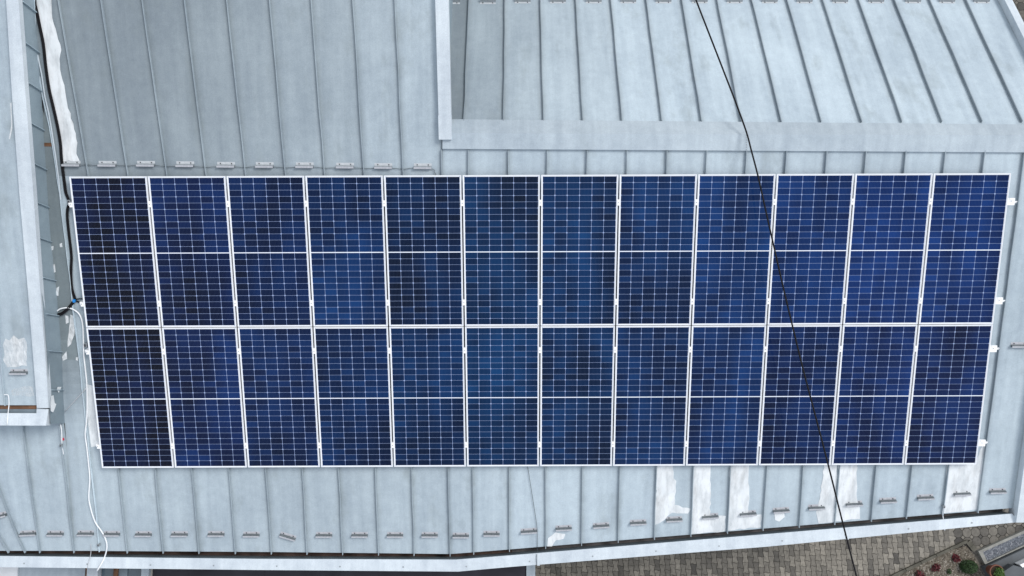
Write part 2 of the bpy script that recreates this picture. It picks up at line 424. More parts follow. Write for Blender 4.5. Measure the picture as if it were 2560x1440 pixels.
bots = [320, 409.6, 499, 590, 680, 769, 857.6, 947, 1036]
seams = []
for a, b_, c_ in zip(tops, mids, bots):
    seams.append([(ext(a, 0, b_, 437, TOP), TOP), (a, 0), (b_, 437), (c_, eave_y(c_) + 3)])
seams.append([(1103.5, 374), (1105, 437), (1125.6, 1388)])
seams.append([(1171, 375), (1171, 437), (1185, eave_y(1185) + 3)])
rb = [1274, 1364, 1453.6, 1545, 1635, 1726, 1817, 1906, 1996, 2085, 2176, 2264, 2355, 2442]
rt = [1270, 1368, 1467.5, 1567, 1667, 1766, 1866, 1965, 2065, 2164, 2263, 2361, 2459.5, 2559]
for a, b_ in zip(rt, rb): seams.append([(ext(a, 375, b_, 1377, 376), 376), (b_, eave_y(b_) + 3)])
lseams = [[(125, 1040), (151, 1060), (167, 1198), (187, 1380)], [(57, 1040), (60, 1065), (77, 1200), (102, 1380)],
          [(-60, 1040), (0, 1220), (43, 1333), (65, 1380)], [(-90, 1180), (0, 1338), (24, 1380)]]
def xs(s_, y):
    for (x0, y0), (x1, y1) in zip(s_, s_[1:]):
        if y0 <= y <= y1: return x0 + (x1 - x0) * (y - y0) / (y1 - y0)
    (x0, y0), (x1, y1) = s_[-2:] if y > s_[-1][1] else s_[:2]
    return x0 + (x1 - x0) * (y - y0) / (y1 - y0)
def strip(mb, A, B, y0, y1a, y1b, pl, tone, h=0, steps=6, mi=0, grad=0.0):
    for i in range(steps):
        ta, tb = i / steps, (i + 1) / steps
        def at_(L, yy1, t_): y = y0 + (yy1 - y0) * t_; return hit(xs(L, y), y, offs(pl, h))
        q = [at_(A, y1a, ta), at_(B, y1b, ta), at_(B, y1b, tb), at_(A, y1a, tb)]
        cs_ = [0, .04, .15, .85, .96, 1]; dd = [1, .5, 0, 0, .5, 1]  # darker towards both seams: dirt plus painted soft shade
        vs = [q[0].lerp(q[1], c_) for c_ in cs_] + [q[3].lerp(q[2], c_) for c_ in cs_]
        g_ = (ta + tb) / 2
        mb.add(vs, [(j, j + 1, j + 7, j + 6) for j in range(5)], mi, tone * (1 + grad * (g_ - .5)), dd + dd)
roof = MB()
left = [p for p in flash]
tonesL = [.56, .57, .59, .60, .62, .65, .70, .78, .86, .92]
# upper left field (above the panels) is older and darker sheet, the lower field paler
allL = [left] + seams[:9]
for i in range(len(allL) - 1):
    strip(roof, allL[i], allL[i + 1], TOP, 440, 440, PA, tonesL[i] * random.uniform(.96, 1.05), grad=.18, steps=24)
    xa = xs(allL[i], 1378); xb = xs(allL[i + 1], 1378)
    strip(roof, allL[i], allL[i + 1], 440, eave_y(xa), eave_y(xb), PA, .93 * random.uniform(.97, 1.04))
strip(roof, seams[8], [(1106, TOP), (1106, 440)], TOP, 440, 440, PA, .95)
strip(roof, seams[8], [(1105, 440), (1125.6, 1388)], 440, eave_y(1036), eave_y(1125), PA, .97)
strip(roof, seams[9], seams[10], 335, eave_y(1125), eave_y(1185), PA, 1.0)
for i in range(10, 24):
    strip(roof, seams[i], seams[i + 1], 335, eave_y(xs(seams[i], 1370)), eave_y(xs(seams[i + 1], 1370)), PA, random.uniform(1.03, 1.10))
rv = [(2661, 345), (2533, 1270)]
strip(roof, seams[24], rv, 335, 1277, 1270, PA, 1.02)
# lower left corner field
cl = [flash] + lseams
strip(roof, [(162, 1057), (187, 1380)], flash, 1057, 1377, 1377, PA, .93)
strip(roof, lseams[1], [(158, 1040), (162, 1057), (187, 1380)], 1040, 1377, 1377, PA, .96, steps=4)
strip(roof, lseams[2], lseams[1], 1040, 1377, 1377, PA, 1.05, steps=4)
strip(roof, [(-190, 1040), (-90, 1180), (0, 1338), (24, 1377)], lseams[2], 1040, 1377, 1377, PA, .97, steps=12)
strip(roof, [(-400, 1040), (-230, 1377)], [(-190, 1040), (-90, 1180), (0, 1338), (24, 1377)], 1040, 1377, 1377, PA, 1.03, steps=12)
# folded eave lip
for (x0, y0), (x1, y1) in zip(eave, eave[1:]):
    a, b_ = hit(x0, y0, PA), hit(x1, y1, PA); roof.quad(a, b_, b_ - UP * .03, a - UP * .03, 0, 1.1)
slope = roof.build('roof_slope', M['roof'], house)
sm = MB()
for s_ in seams + [[(187 - 36, 1062), (167, 1198), (187, 1380)]] + lseams[1:]:
    pts = [hit(x, y, PA) for x, y in s_]
    for p_, q_ in zip(pts, pts[1:]): sm.seam(p_, q_, NN, .010, .038, tone=.78)  # seams toned down, shade on their sides painted in
fl = [hit(x, y, PA) for x, y in flash]
for p_, q_ in zip(fl, fl[1:]): sm.seam(p_, q_, NN, 0.008, 0.028, tone=1.25)
sub(sm, 'standing_seams', M['roof'], slope)
# valley flashing trough between the wall of the wing and the first seam, slightly sunk, stained
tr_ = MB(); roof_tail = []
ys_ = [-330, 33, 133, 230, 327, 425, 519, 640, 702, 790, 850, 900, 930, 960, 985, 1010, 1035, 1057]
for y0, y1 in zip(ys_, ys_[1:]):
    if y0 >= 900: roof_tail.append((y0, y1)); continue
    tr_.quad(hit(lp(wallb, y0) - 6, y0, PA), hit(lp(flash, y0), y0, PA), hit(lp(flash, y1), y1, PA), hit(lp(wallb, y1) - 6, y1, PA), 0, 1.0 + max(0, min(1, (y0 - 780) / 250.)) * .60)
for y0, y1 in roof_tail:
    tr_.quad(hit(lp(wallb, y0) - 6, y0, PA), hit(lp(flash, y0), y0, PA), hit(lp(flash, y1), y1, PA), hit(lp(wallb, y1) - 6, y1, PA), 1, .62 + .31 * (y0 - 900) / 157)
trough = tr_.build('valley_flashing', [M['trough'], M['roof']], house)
for pts in ([(176, 786), (184, 790), (188, 820), (186, 838), (178, 860), (169, 868), (170, 842)], [(155, 892), (166, 878), (168, 897), (157, 902)],
            [(163, 788), (171, 790), (172, 806), (165, 810)], [(149, 610), (155, 607), (156, 618), (150, 618)], [(141, 720), (148, 716), (146, 740), (140, 738)],
            [(128, 616), (134, 615), (133, 625), (128, 626)], [(132, 662), (137, 660), (139, 680), (134, 682)], [(190, 893), (196, 893), (195, 902), (190, 900)]):
    paint_patch(pts, PA, trough, .006, .006, amt=1.0)
rp_ = MB(); p4 = on(PA, [(106, 357), (128, 357), (130, 366), (108, 366)], .005); rp_.quad(*p4)
sub(rp_, 'rust_patch', M['wood'], trough)
# open lap of the flashing: dark gap and curled white edge
gp_ = MB(); p3 = on(PA, [(97, 150), (111, 290), (101, 250)], .004); gp_.add(p3, [(0, 1, 2)]); sub(gp_, 'open_gap', M['black'], trough)
cu = MB(); cp = [(94, 137), (104, 185), (112, 240), (122, 283), (130, 330), (139, 390), (147, 450), (152, 500)]
for (x0, y0), (x1, y1) in zip(cp, cp[1:]):
    a, b_ = hit(x0, y0, offs(PA, .03)), hit(x1, y1, offs(PA, .03)); cu.box((a + b_) / 2, (b_ - a) / 2, V((.007, 0, 0)), NN * .004)
sub(cu, 'curled_edge', M['cap'], trough)

# paint on the main slope
P_ = paint_patch
P_([(88, -40), (126, -40), (129, 0), (134, 60), (139, 72), (153, 125), (150, 160), (157, 200), (165, 240), (168, 257), (185, 323), (193, 357), (191, 385), (199, 402), (158, 404), (153, 380), (149, 350), (137, 290), (128, 257), (118, 195), (107, 110), (97, 50)], PA, slope, .03, .012)
P_([(214, 960), (236, 965), (241, 1000), (250, 1112), (228, 1118), (220, 1060), (218, 1010)], PA, slope, .012, .004)
P_([(1641.5, 1150), (1680, 1150), (1684, 1195), (1691, 1203), (1687, 1240), (1687, 1262), (1727, 1272), (1720, 1284), (1680, 1281), (1662, 1300), (1645, 1310), (1638, 1312)], PA, slope, .035, .012)
P_([(1733, 1150), (1776, 1150), (1777, 1240), (1774, 1288), (1815, 1290), (1813, 1328), (1728, 1336)], PA, slope, .03, .012)
P_([(1825, 1150), (1872, 1150), (1873, 1255), (1870, 1290), (1904, 1286), (1903, 1318), (1818, 1326)], PA, slope, .03, .012)
P_([(2062, 1150), (2094, 1150), (2086, 1305), (2047, 1309), (2040, 1280), (2050, 1245)], PA, slope, .03, .012)
P_([(2097, 1150), (2143, 1150), (2142, 1240), (2150, 1280), (2150, 1297), (2088, 1303)], PA, slope, .03, .012)
P_([(2369, 1150), (2440, 1150), (2456, 1115), (2463, 1115), (2445, 1274), (2358, 1283)], PA, slope, .02, .008)
P_([(1370, 1345), (1388, 1331), (1414, 1335), (1410, 1347), (1390, 1350), (1380, 1366), (1368, 1366)], PA, slope, .03, .012)
P_([(1936, 1284), (1960, 1280), (1962, 1292), (1948, 1304), (1937, 1300)], PA, slope, .03, .012)

# lower ridge cap with two facets, lap joint at x = 1865
rc = MB()
apx = lambda x: 333 + 5 * (x - 1130) / 1430.0
lo = lambda x: 372 + 9 * (x - 1105) / 1455.0
hi = lambda x: 298 + 13 * (x - 1130) / 1430.0
segs = [(1106, 1868, 0.050), (1862, 2690, 0.044)]
for x0, x1, h in segs:
    AP = [hit(x, apx(x), offs(PA, h + .008)) for x in (x0, x1)]
    LO = [hit(x, lo(x), offs(PA, h - .01)) for x in (x0, x1)]
    HI = [hit(x, hi(x), offs(PB, h - .01)) for x in (x0, x1)]
    rc.quad(AP[0], AP[1], LO[1], LO[0], 0, 1.04); rc.quad(AP[0], AP[1], HI[1], HI[0], 0, .90)  # facet shading painted in: lower one lighter, upper one darker
    rc.quad(LO[0], LO[1], LO[1] - NN * .03, LO[0] - NN * .03); rc.quad(HI[0], HI[1], HI[1] - nB * .03, HI[0] - nB * .03)
    rc.quad(AP[0], LO[0], LO[0] - NN * .05, AP[0] - NN * .05)
rcap = rc.build('ridge_cap', M['ridge'], house)
rv_ = MB()
for k in range(7):
    y = 338 + k * 6; p = hit(1866, y, offs(PA, .058 - .0025 * k)); rv_.box(p, V((.006, 0, 0)), VV * .006, NN * .003)
sub(rv_, 'rivets', M['galv'], rcap)

# rear slope
bt = [1172] ; bb = [1160]
bt += [1262, 1350, 1438, 1526, 1614, 1703, 1790.6, 1877, 1965, 2054, 2143.6, 2233, 2320, 2411]
bb += [1259, 1358.5, 1456.5, 1554.5, 1653.5, 1752.5, 1851, 1951, 2050, 2151, 2251, 2351, 2451, 2551]
rs = MB(); rsm = MB(); BT = -420
lines = [[(1095, 0), (1110, 335)]] + [[(a, 0), (b_, 303)] for a, b_ in zip(bt, bb)] + [[(2495, 0), (2661, 335)]]
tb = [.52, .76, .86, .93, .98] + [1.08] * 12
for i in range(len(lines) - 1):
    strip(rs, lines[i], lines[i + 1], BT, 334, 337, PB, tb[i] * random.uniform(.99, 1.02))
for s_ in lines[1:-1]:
    p_, q_ = hit(xs(s_, BT), BT, PB), hit(xs(s_, 307), 307, PB); rsm.seam(p_, q_, nB, 0.010, 0.042, tone=.62)  # rear seams toned darker still, shaded faces put into the colour
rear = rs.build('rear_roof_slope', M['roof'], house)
sub(rsm, 'standing_seams', M['roof'], rear)

# verge cap that closes the high left field towards the lower rear slope, gable wall below it
def cap_run(mb, li, lo_, z0, pl_or_f, thick, tone=1.0):
    pass
vg = MB(); H = .085
for (ya, yb, dx) in ((TOP, 291, 0), (289, 349, -1.0)):
    e1 = .004 if dx else 0
    L_ = [(1088 + dx, 0), (1098 + dx, 350)]; R_ = [(1121, 0), (1129 - dx * .5, 350)]
    a, b_, c_, d_ = [hit(xs(s2, y), y, offs(PA, H + e1)) for s2, y in ((L_, ya), (R_, ya), (R_, yb), (L_, yb))]
    vg.prism([a, b_, c_, d_], -NN * (H + .06))
verge = vg.build('verge_cap', M['cap'], house)
gw = MB(); a, b_ = hit(1090, TOP, PA), hit(1103, 349, PA)
gw.prism([a - UP * .05, b_ - UP * .05, b_ - UP * 1.2, V((a.x, a.y, b_.z - 1.2 - (a.y - b_.y) * .8))], V((.06, 0, 0)))
gw.build('gable_wall', M['clad'], house)
# right verge, main slope side and rear side: inner face 0.11 high, cap, outer face
def verge_run(mb, inner, pl, y0, y1, hgt=.115, wd=.115):
    P0, P1 = hit(xs(inner, y0), y0, pl), hit(xs(inner, y1), y1, pl); nn = pl[1]
    d = (P1 - P0).normalized(); side = V((1, 0, 0)); side = (side - d * side.dot(d)).normalized()
    mb.prism([P0 - nn * .1, P0 + nn * hgt, P0 + nn * hgt + side * wd, P0 + side * wd - nn * .18], P1 - P0)
rvg = MB(); verge_run(rvg, rv, PA, 336, 1297); rvg.build('verge_cap', M['cap'], house)
rvg = MB(); verge_run(rvg, lines[-1], PB, BT, 334); rvg.build('verge_cap', M['cap'], house)

# eave gutter: floor, inner front face, white cap
zl, zr = 3.905, 4.115
capin = [(-160, 1389, zl), (13, 1390, zl), (640, 1397, zl), (1140, 1399, zl), (1280, 1388, zl + .025), (1920, 1335, zl + .13), (2530, 1284, zr)]
capout = [(-160, 1417, zl), (10, 1418, zl), (640, 1425, zl), (1145, 1429, zl), (1280, 1417, zl + .025), (1920, 1366.5, zl + .13), (2549, 1305, zr)]
gt = MB(); gi = MB(); gf = MB()
for i in range(len(capin) - 1):
    a, b_ = [hit(x, y, lvl(z)) for x, y, z in capin[i:i + 2]]; d_, c_ = [hit(x, y, lvl(z)) for x, y, z in capout[i:i + 2]]
    gt.quad(a, b_, c_, d_, 0, 1.0); gt.quad(d_, c_, c_ - UP * .26, d_ - UP * .26, 0, 1); 
    gi.quad(a, b_, b_ - UP * .24, a - UP * .24)
    dn = UP * .24; bk = V((0, .30, 0))
    gf.quad(a - dn, b_ - dn, b_ - dn + bk, a - dn + bk, 0 if i < 4 else 1)
    gf.quad(a - dn + bk, b_ - dn + bk, b_ + bk, a + bk, 0 if i < 4 else 1)
gut = gf.build('gutter', [M['rust'], M['grey_gutter']], house)
sub(gi, 'gutter_front', M['gutter_in'], gut)
cpo = gt.build('gutter_cap', M['cap'], house)
for x in (1343, 2115):
    jt = MB()
    zz = [z for (xx, y, z) in capin if xx <= x][-1]
    yi = 1384 if x == 1343 else 1319
    z_ = zl + (.03 if x == 1343 else .148)
    a = hit(x, yi, lvl(z_ + .008)); b_ = hit(x + 3, yi + 30, lvl(z_ + .008))
    jt.box((a + b_) / 2, (b_ - a) / 2, V((.022, 0, 0)), UP * .003); sub(jt, 'cap_joint', M['cap'], cpo)
for i in range(16):
    x = 60 + i * 158; 
    for (q0, q1), (r0, r1) in zip(zip(capin, capin[1:]), zip(capout, capout[1:])):
        if q0[0] <= x < q1[0]:
            t_ = (x - q0[0]) / (q1[0] - q0[0]); y = (q0[1] * (1 - t_) + q1[1] * t_) * .35 + (r0[1] * (1 - t_) + r1[1] * t_) * .65; z = q0[2] * (1 - t_) + q1[2] * t_
            p = hit(x, y, lvl(z + .004)); jt = MB(); jt.box(p, V((.009, 0, 0)), V((0, .009, 0)), UP * .003); sub(jt, 'cap_screw', M['galv'], cpo)
# roof structure hidden below: far slopes and walls
fb = MB()
a, b_ = hit(60, TOP, PA), hit(1121, TOP, PA)
fb.quad(a, b_, b_ + V((0, 5, -1.75)), a + V((0, 5, -1.75)))
fb.build('far_roof_slope', M['roof'], house)
wl = MB(); wl.abox(-7.3, 7.45, -1.55, 9.0, 0, 3.6); wl.build('wall', M['wall'], house)

# ------------------------------------------------------------------ side wing, higher by a step
wing = thing('side_wing', (-9.0, 1.0, 0), 'higher side building with white verge cap along the left edge of the photo', 'building')
wr = MB()
vin = [(15, 0), (30, 240), (48, 480), (69, 720), (88, 960), (92, 1020)]
vout = [(46, 0), (64, 240), (83, 480), (100, 720), (118, 960), (121, 1020)]
ylist = [TOP, 0, 240, 480, 720, 960, 1013]
for y0, y1 in zip(ylist, ylist[1:]):
    mid = lambda y: xs([(-12, 600), (0, 835), (15, 1011)], y) if y > 590 else -12 - (600 - y) * .045
    wr.quad(hit(lp(vin, y0) + 4, y0, PC), hit(lp(vin, y1) + 4, y1, PC), hit(mid(y1), y1, PC), hit(mid(y0), y0, PC), 0, .97)
    wr.quad(hit(mid(y0), y0, PC), hit(mid(y1), y1, PC), hit(mid(y1) - 220, y1, PC), hit(mid(y0) - 250, y0, PC), 0, 1.02)
wroof = wr.build('roof_slope', M['roof'], wing)
sm = MB(); sm.seam(hit(-12, 600, PC), hit(0, 835, PC), NN); sm.seam(hit(0, 835, PC), hit(15, 1013, PC), NN); sm.seam(hit(-40, TOP, PC), hit(-12, 600, PC), NN)
sub(sm, 'standing_seams', M['roof'], wroof)
paint_patch([(8, 862), (14, 846), (24, 852), (34, 838), (46, 848), (60, 844), (68, 870), (68, 916), (18, 918), (8, 900)], PC, wroof, .04, .02, amt=.85)
paint_patch([(28, 975), (60, 966), (82, 968), (86, 990), (50, 988), (30, 990)], PC, wroof, .04, .02, amt=.55)
paint_patch([(25, 258), (29, 256), (31, 320), (28, 335), (25, 349), (22, 346), (28, 315)], PC, wroof, .004, .002, amt=1.0)
wv = MB(); hv = .05
for y0, y1 in zip(ylist[:-1], ylist[1:-1] + [1020]):
    a, b_, c_, d_ = [hit(lp(s2, y), y, offs(PC, hv)) for s2, y in ((vin, y0), (vout, y0), (vout, y1), (vin, y1))]
    wv.prism([a, b_, c_, d_], -NN * (hv + .02), 0, 1.0)
    wv.quad(b_, c_, c_ - UP * .07 + V((.012, 0, 0)), b_ - UP * .07 + V((.012, 0, 0)), 0, .9)
wv.build('verge_cap', M['cap'], wing)
# cladding wall of the wing facing the panels, upright seams
cw = MB(); cs = MB()
wy = [TOP, 33, 133, 230, 327, 425, 519, 605, 702, 790, 880, 975, 1058]
wp = [hit(lp(wallb, y), y, PA) for y in wy]
for i in range(len(wp) - 1):
    a, b_ = wp[i], wp[i + 1]; cw.quad(a - UP * .3, b_ - UP * .3, b_ + UP * (WING_H + .03), a + UP * (WING_H + .03), 0, random.uniform(.9, 1.05) * (1.0 if i < 10 else .8))
e0 = wp[-1]; cw.quad(e0 - UP * .3, e0 + UP * WING_H, e0 + V((-2.2, 0, 0)) + UP * WING_H, e0 + V((-2.2, 0, 0)) - UP * .3, 0, .9)
cwo = cw.build('clad_wall', M['clad'], wing)
for p in wp[1:-1]:
    cs = MB(); a, b_ = p + V((.014, 0, .02)), p + V((.014, 0, WING_H - .02)); cs.box((a + b_) / 2, V((.016, 0, 0)), V((0, .006, 0)), (b_ - a) / 2, 0, 1.15); sub(cs, 'wall_seam', M['clad'], cwo)
# paint dabs on the wall face
pw_pl = (wp[-2] + V((.004, 0, 0)), V((1, 0.02, 0)).normalized())
for pts in ([(127, 990), (134, 988), (137, 1008), (141, 1010), (137, 1022), (133, 1031), (127, 1028), (126, 1010)], [(144, 967), (154, 967), (150, 976), (147, 982), (142, 975)],
            ):
    paint_patch(pts, pw_pl, cwo, .01, .006, h=.006)
pw2 = (wp[6] + V((.004, 0, 0)), V((1, .04, 0)).normalized())
paint_patch([(108, 434), (113, 440), (114, 470), (110, 484), (102, 478), (103, 460)], pw2, cwo, .01, .004, h=.006)
# eave of the wing: board, gutter, cap
ev = MB(); zz = hit(50, 1013, PC).z
a, b_ = hit(-250, 1011, PC), hit(92, 1013, PC)
bk0 = [hit(-250, 1022, lvl(zz - .01)), hit(91, 1023, lvl(zz - .01))]
ev.quad(a - UP * .04, b_ - UP * .04, bk0[1] - UP * .04, bk0[0] - UP * .04, 0)
wg = ev.build('gutter', M['wood'], wing)
ev = MB(); c0 = [hit(-250, 1032, lvl(zz)), hit(91, 1033, lvl(zz))]
ev.quad(c0[0], c0[1], c0[1] + V((0, .02, -.06)), c0[0] + V((0, .02, -.06)))
ev.quad(bk0[0] - UP * .045, bk0[1] - UP * .045, c0[1] + V((0, .02, -.06)), c0[0] + V((0, .02, -.06)))
sub(ev, 'gutter_front', M['gutter_in'], wg)
ev = MB()
o0 = [hit(-250, 1063, lvl(zz)), hit(115, 1064, lvl(zz))]; i2 = hit(91.5, 1021, lvl(zz)); o2 = hit(121, 1023, lvl(zz + .002))
ev.prism([c0[0], c0[1], i2, o2, o0[1], o0[0]], -UP * .12)
ev.build('gutter_cap', M['cap'], wing)
ww = MB(); ww.abox(-12, -6.75, .35, 9, 0, 4.6); ww.build('wall', M['wall'], wing)

# ------------------------------------------------------------------ solar panels
PW, PH, PG = 1.038, 2.094, 0.020
RP = Matrix((U, -VV, NN)).transposed()
def cell_mesh():
    mb = MB(); mb.quad(V((-.51, -PH / 2 + .009, -.004)), V((.51, -PH / 2 + .009, -.004)), V((.51, PH / 2 - .009, -.004)), V((-.51, PH / 2 - .009, -.004)), 0)
    gp = .0046; gy = .0034; mx_, my_ = .0215, .022; midg = .015
    for x0, x1, y0, y1 in ((-.51, -PW / 2 + mx_ - .001, -1.04, 1.04), (PW / 2 - mx_ + .001, .51, -1.04, 1.04), (-.49, .49, -1.04, -PH / 2 + my_ - .001), (-.49, .49, PH / 2 - my_ + .001, 1.04), (-.498, .498, -.0055, .0055)):
        mb.quad(V((x0, y0, -.0036)), V((x1, y0, -.0036)), V((x1, y1, -.0036)), V((x0, y1, -.0036)), 2)
    cw_ = (PW - 2 * mx_ - 5 * gp) / 6; ch = (PH - 2 * my_ - 22 * gy - midg) / 24
    for j in range(24):
        y = -PH / 2 + my_ + j * (ch + gy) + (midg - gy if j >= 12 else 0)
        for i in range(6):
            x = -PW / 2 + mx_ + i * (cw_ + gp)
            a, b_, c_, d_ = x, x + cw_, y, y + ch; z = -.0032
            p1, p2 = (.010, .005) if j % 2 else (.005, .010)
            P = [(a + p1, c_), (b_ - p1, c_), (b_, c_ + p1), (b_, d_ - p2), (b_ - p2, d_), (a + p2, d_), (a, d_ - p2), (a, c_ + p1)]
            mb.add([V((p, q, z)) for p, q in P], [tuple(range(8))], 1, random.random())
    return mb
fills_top = [.14, .34, .38, .52, .34, .46, .50, .46, .64, .56, .62, .54]  # tone per panel, imitates sky reflections in the cell colour
fills_bot = [.04, .40, .42, .36, .46, .50, .42, .50, .52, .44, .50, .42]
looks = {(0, 0): 'almost black', (1, 0): 'darkest', (0, 8): 'bright blue', (0, 10): 'bright blue'}
ordn = ['first', 'second', 'third', 'fourth', 'fifth', 'sixth', 'seventh', 'eighth', 'ninth', 'tenth', 'eleventh', 'twelfth', 'thirteenth', 'fourteenth', 'fifteenth', 'sixteenth', 'seventeenth', 'eighteenth', 'nineteenth', 'twentieth', 'twenty-first', 'twenty-second', 'twenty-third', 'twenty-fourth', 'twenty-fifth', 'twenty-sixth', 'twenty-seventh', 'twenty-eighth', 'twenty-ninth', 'thirtieth']
pparts = None
for r in range(2):
    for i in range(12):
        cpos = O + U * (i * (PW + PG) + PW / 2) + VV * (r * (PH + .010) + PH / 2)
        nearc = looks.get((r, i), 'dark blue' if (fills_top, fills_bot)[r][i] < .5 else 'mid blue')
        where = ('upper', 'lower')[r]
        if i == 0: lab = f'{nearc} solar panel at the left end of the {where} row'
        elif i == 11: lab = f'{nearc} solar panel at the right end of the {where} row'
        elif i <= 5: lab = f'{nearc} solar panel, {ordn[i]} from the left in the {where} row'
        else: lab = f'{nearc} solar panel, {ordn[11 - i]} from the right in the {where} row'
        t_ = thing('solar_panel', cpos, lab, 'solar panel', 'solar panels on the roof', RP)
        if pparts is None:
            fr = MB(); hw, hh, fw, th = PW / 2, PH / 2, .011, .035
            for (x0, x1, y0, y1) in ((-hw, -hw + fw, -hh, hh), (hw - fw, hw, -hh, hh), (-hw + fw, hw - fw, -hh, -hh + fw), (-hw + fw, hw - fw, hh - fw, hh)):
                fr.abox(x0, x1, y0, y1, -th, 0)
            fro = fr.build('frame', M['alu'], t_, local=True)
            ceo = cell_mesh().build('cells', [M['backsheet'], M['cell'], M['module_rim']], t_, local=True)
            bk = MB(); bk.abox(-.50, .50, -1.03, 1.03, -.010, -.006)
            pparts = [fro, ceo]
        else:
            for q in pparts:
                c_ = q.copy(); C.objects.link(c_); c_.parent = t_; (ceo := c_) if q.name.startswith('cells') else None
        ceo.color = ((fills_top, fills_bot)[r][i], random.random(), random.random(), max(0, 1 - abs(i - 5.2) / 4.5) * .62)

# mounting rails with their clamps and seam feet
def frame_at(u_, v_, h): return O + U * u_ + VV * v_ + NN * h
rail_v = [.375, 1.757, 2.45, 3.864]
for ri, v_ in enumerate(rail_v):
    where = ['topmost', 'second from the top', 'third from the top', 'lowest'][ri]
    t_ = thing('mounting_rail', frame_at(6.3, v_, -.12), f'long aluminium mounting rail under the solar panels, {where}', 'mounting rail', 'rails carrying the solar panels')
    mb = MB(); a, b_ = frame_at(-.07, v_, -.056), frame_at(12 * PW + 11 * PG + .10, v_ + .01, -.056)
    mb.box((a + b_) / 2, (b_ - a) / 2, VV * .02, NN * .02); 
    p = frame_at(12 * PW + 11 * PG + .125, v_ + .012, -.056); mb.box(p, U * .03, VV * .006, NN * .012)
    p2 = frame_at(12 * PW + 11 * PG + .12, v_ + .028, -.056); mb.box(p2, U * .025, VV * .004, NN * .012)
    mb.build('rail', M['alu_bright'], t_)
    for i in range(13):
        u_ = i * (PW + PG) - PG / 2
        mb = MB()
        if i in (0, 12):
            s_ = 1 if i else -1; wd = .05 if i else .022
            mb.box(frame_at(u_ + s_ * (wd - .012), v_ + .008, -.018), U * wd, VV * (.048 if i else .03), NN * .014)
            if i: mb.box(frame_at(u_ + .045, v_ - .03, -.002), U * .035, VV * .012, NN * .004)
        else:
            mb.box(frame_at(u_, v_, .002), U * .021, VV * .040, NN * .003)
            mb.box(frame_at(u_, v_, -.02), U * .0085, VV * .040, NN * .018)
        co_ = mb.build('end_clamp' if i in (0, 12) else 'mid_clamp', M['alu_bright'], t_)
        bo = MB(); pb = frame_at(u_ + (0 if 0 < i < 12 else (.03 if i else -.012)), v_, .006)
        bo.prism([pb + U * (.006 * cos(k * pi / 3)) + VV * (.006 * sin(k * pi / 3)) for k in range(6)], NN * .006); sub(bo, 'bolt', M['galv'], co_)
    for i in range(13):
        mb = MB(); mb.box(frame_at(-.04 + i * 1.052, v_, -.10), U * .02, VV * .03, NN * .027); mb.build('rail_foot', M['alu'], t_)
# the lone foot brackets at the left end, with dark cable stub
for (x, y, lab) in ((175, 505, 'small rusty bracket beside the top left panel next to black cables'), (216, 862, 'dark bracket with cable stub left of the lower left panel')):
    t_ = thing('roof_bracket', hit(x, y, PA), lab, 'bracket', 'brackets at the left end of the array')
    mb = MB(); p = hit(x, y, offs(PA, .03)); mb.box(p, U * .022, VV * .03, NN * .03); mb.build('foot', M['galv'], t_)
    mb = MB(); mb.box(p + NN * .036 - U * .004, U * .008, VV * .018, NN * .006); mb.build('bolt', M['screw'], t_)

# ------------------------------------------------------------------ snow guards
def guard_proto(t_, pale):
    W_ = .12; o = []
    mb = MB(); mb.abox(-W_, W_, .0, .034, 0, .0025); o.append(mb.build('base_plate', M['galv_pale'] if pale else M['galv_lip'], t_, local=True))
    mb = MB()
    mb.prism([V((-W_, .0, .001)), V((-W_, -.012, .05)), V((-W_, -.038, .046)), V((-W_, -.038, .0435)), V((-W_, -.0145, .047)), V((-W_, -.0025, .001))], V((2 * W_, 0, 0)))
    mb.prism([V((-W_, -.0125, .0505)), V((-W_, -.0385, .0465)), V((-W_, -.0385, .0475)), V((-W_, -.0125, .0520))], V((2 * W_, 0, 0)), 1)
    mb.prism([V((W_ - .003, .0, .002)), V((W_ - .003, -.012, .05)), V((W_ - .003, -.040, .010))], V((.003, 0, 0)))
    mb.prism([V((-W_, .0, .002)), V((-W_, -.012, .05)), V((-W_, -.040, .010))], V((.003, 0, 0)))
    o.append(mb.build('guard_plate', [M['galv'] if pale else M['galv_dark'], M['galv_lip']], t_, local=True))  # dark upright and light lip: shading of the fold put into colour
    for x in (-.075, .075):
        mb = MB(); mb.prism([V((x + .008 * cos(k * pi / 4), .014 + .008 * sin(k * pi / 4), .0025)) for k in range(8)], V((0, 0, .006)))
        o.append(mb.build('screw', M['screw'], t_, local=True))
    return o
protos = {}
def guard(xl, yl, xr, yr, pl, lab, grp, flip=False, pale=False):
    a, b_ = hit(xl, yl, pl), hit(xr, yr, pl); nn = pl[1]; d = (b_ - a).normalized()
    if flip: d = -d
    yv = nn.cross(d).normalized(); R_ = Matrix((d, yv, nn)).transposed()
    t_ = thing('snow_guard', (a + b_) / 2, lab, 'snow guard', grp, R_)
    if pale not in protos: protos[pale] = guard_proto(t_, pale)
    else:
        for q in protos[pale]: c_ = q.copy(); C.objects.link(c_); c_.parent = t_
row1 = [(157, 202, 408), (247, 292, 408.5), (342, 389, 408.5), (440, 487, 409.5), (542, 589, 411), (637, 687, 411.5), (738, 786, 412), (837, 889, 413), (935, 982, 414), (1034, 1080, 414.5)]
G1 = 'snow guards in the row above the panels'
for i, (x0, x1, y) in enumerate(row1):
    lab = f'pale metal snow guard, {ordn[i]} from the left in the row above the panels'
    if i == 0: lab = 'pale metal snow guard beside the white paint strip and black cables'
    if i == 9: lab = 'last snow guard on the right of the row above the panels'
    guard(x0, y, x1, y + .4, PA, lab, G1, pale=True)
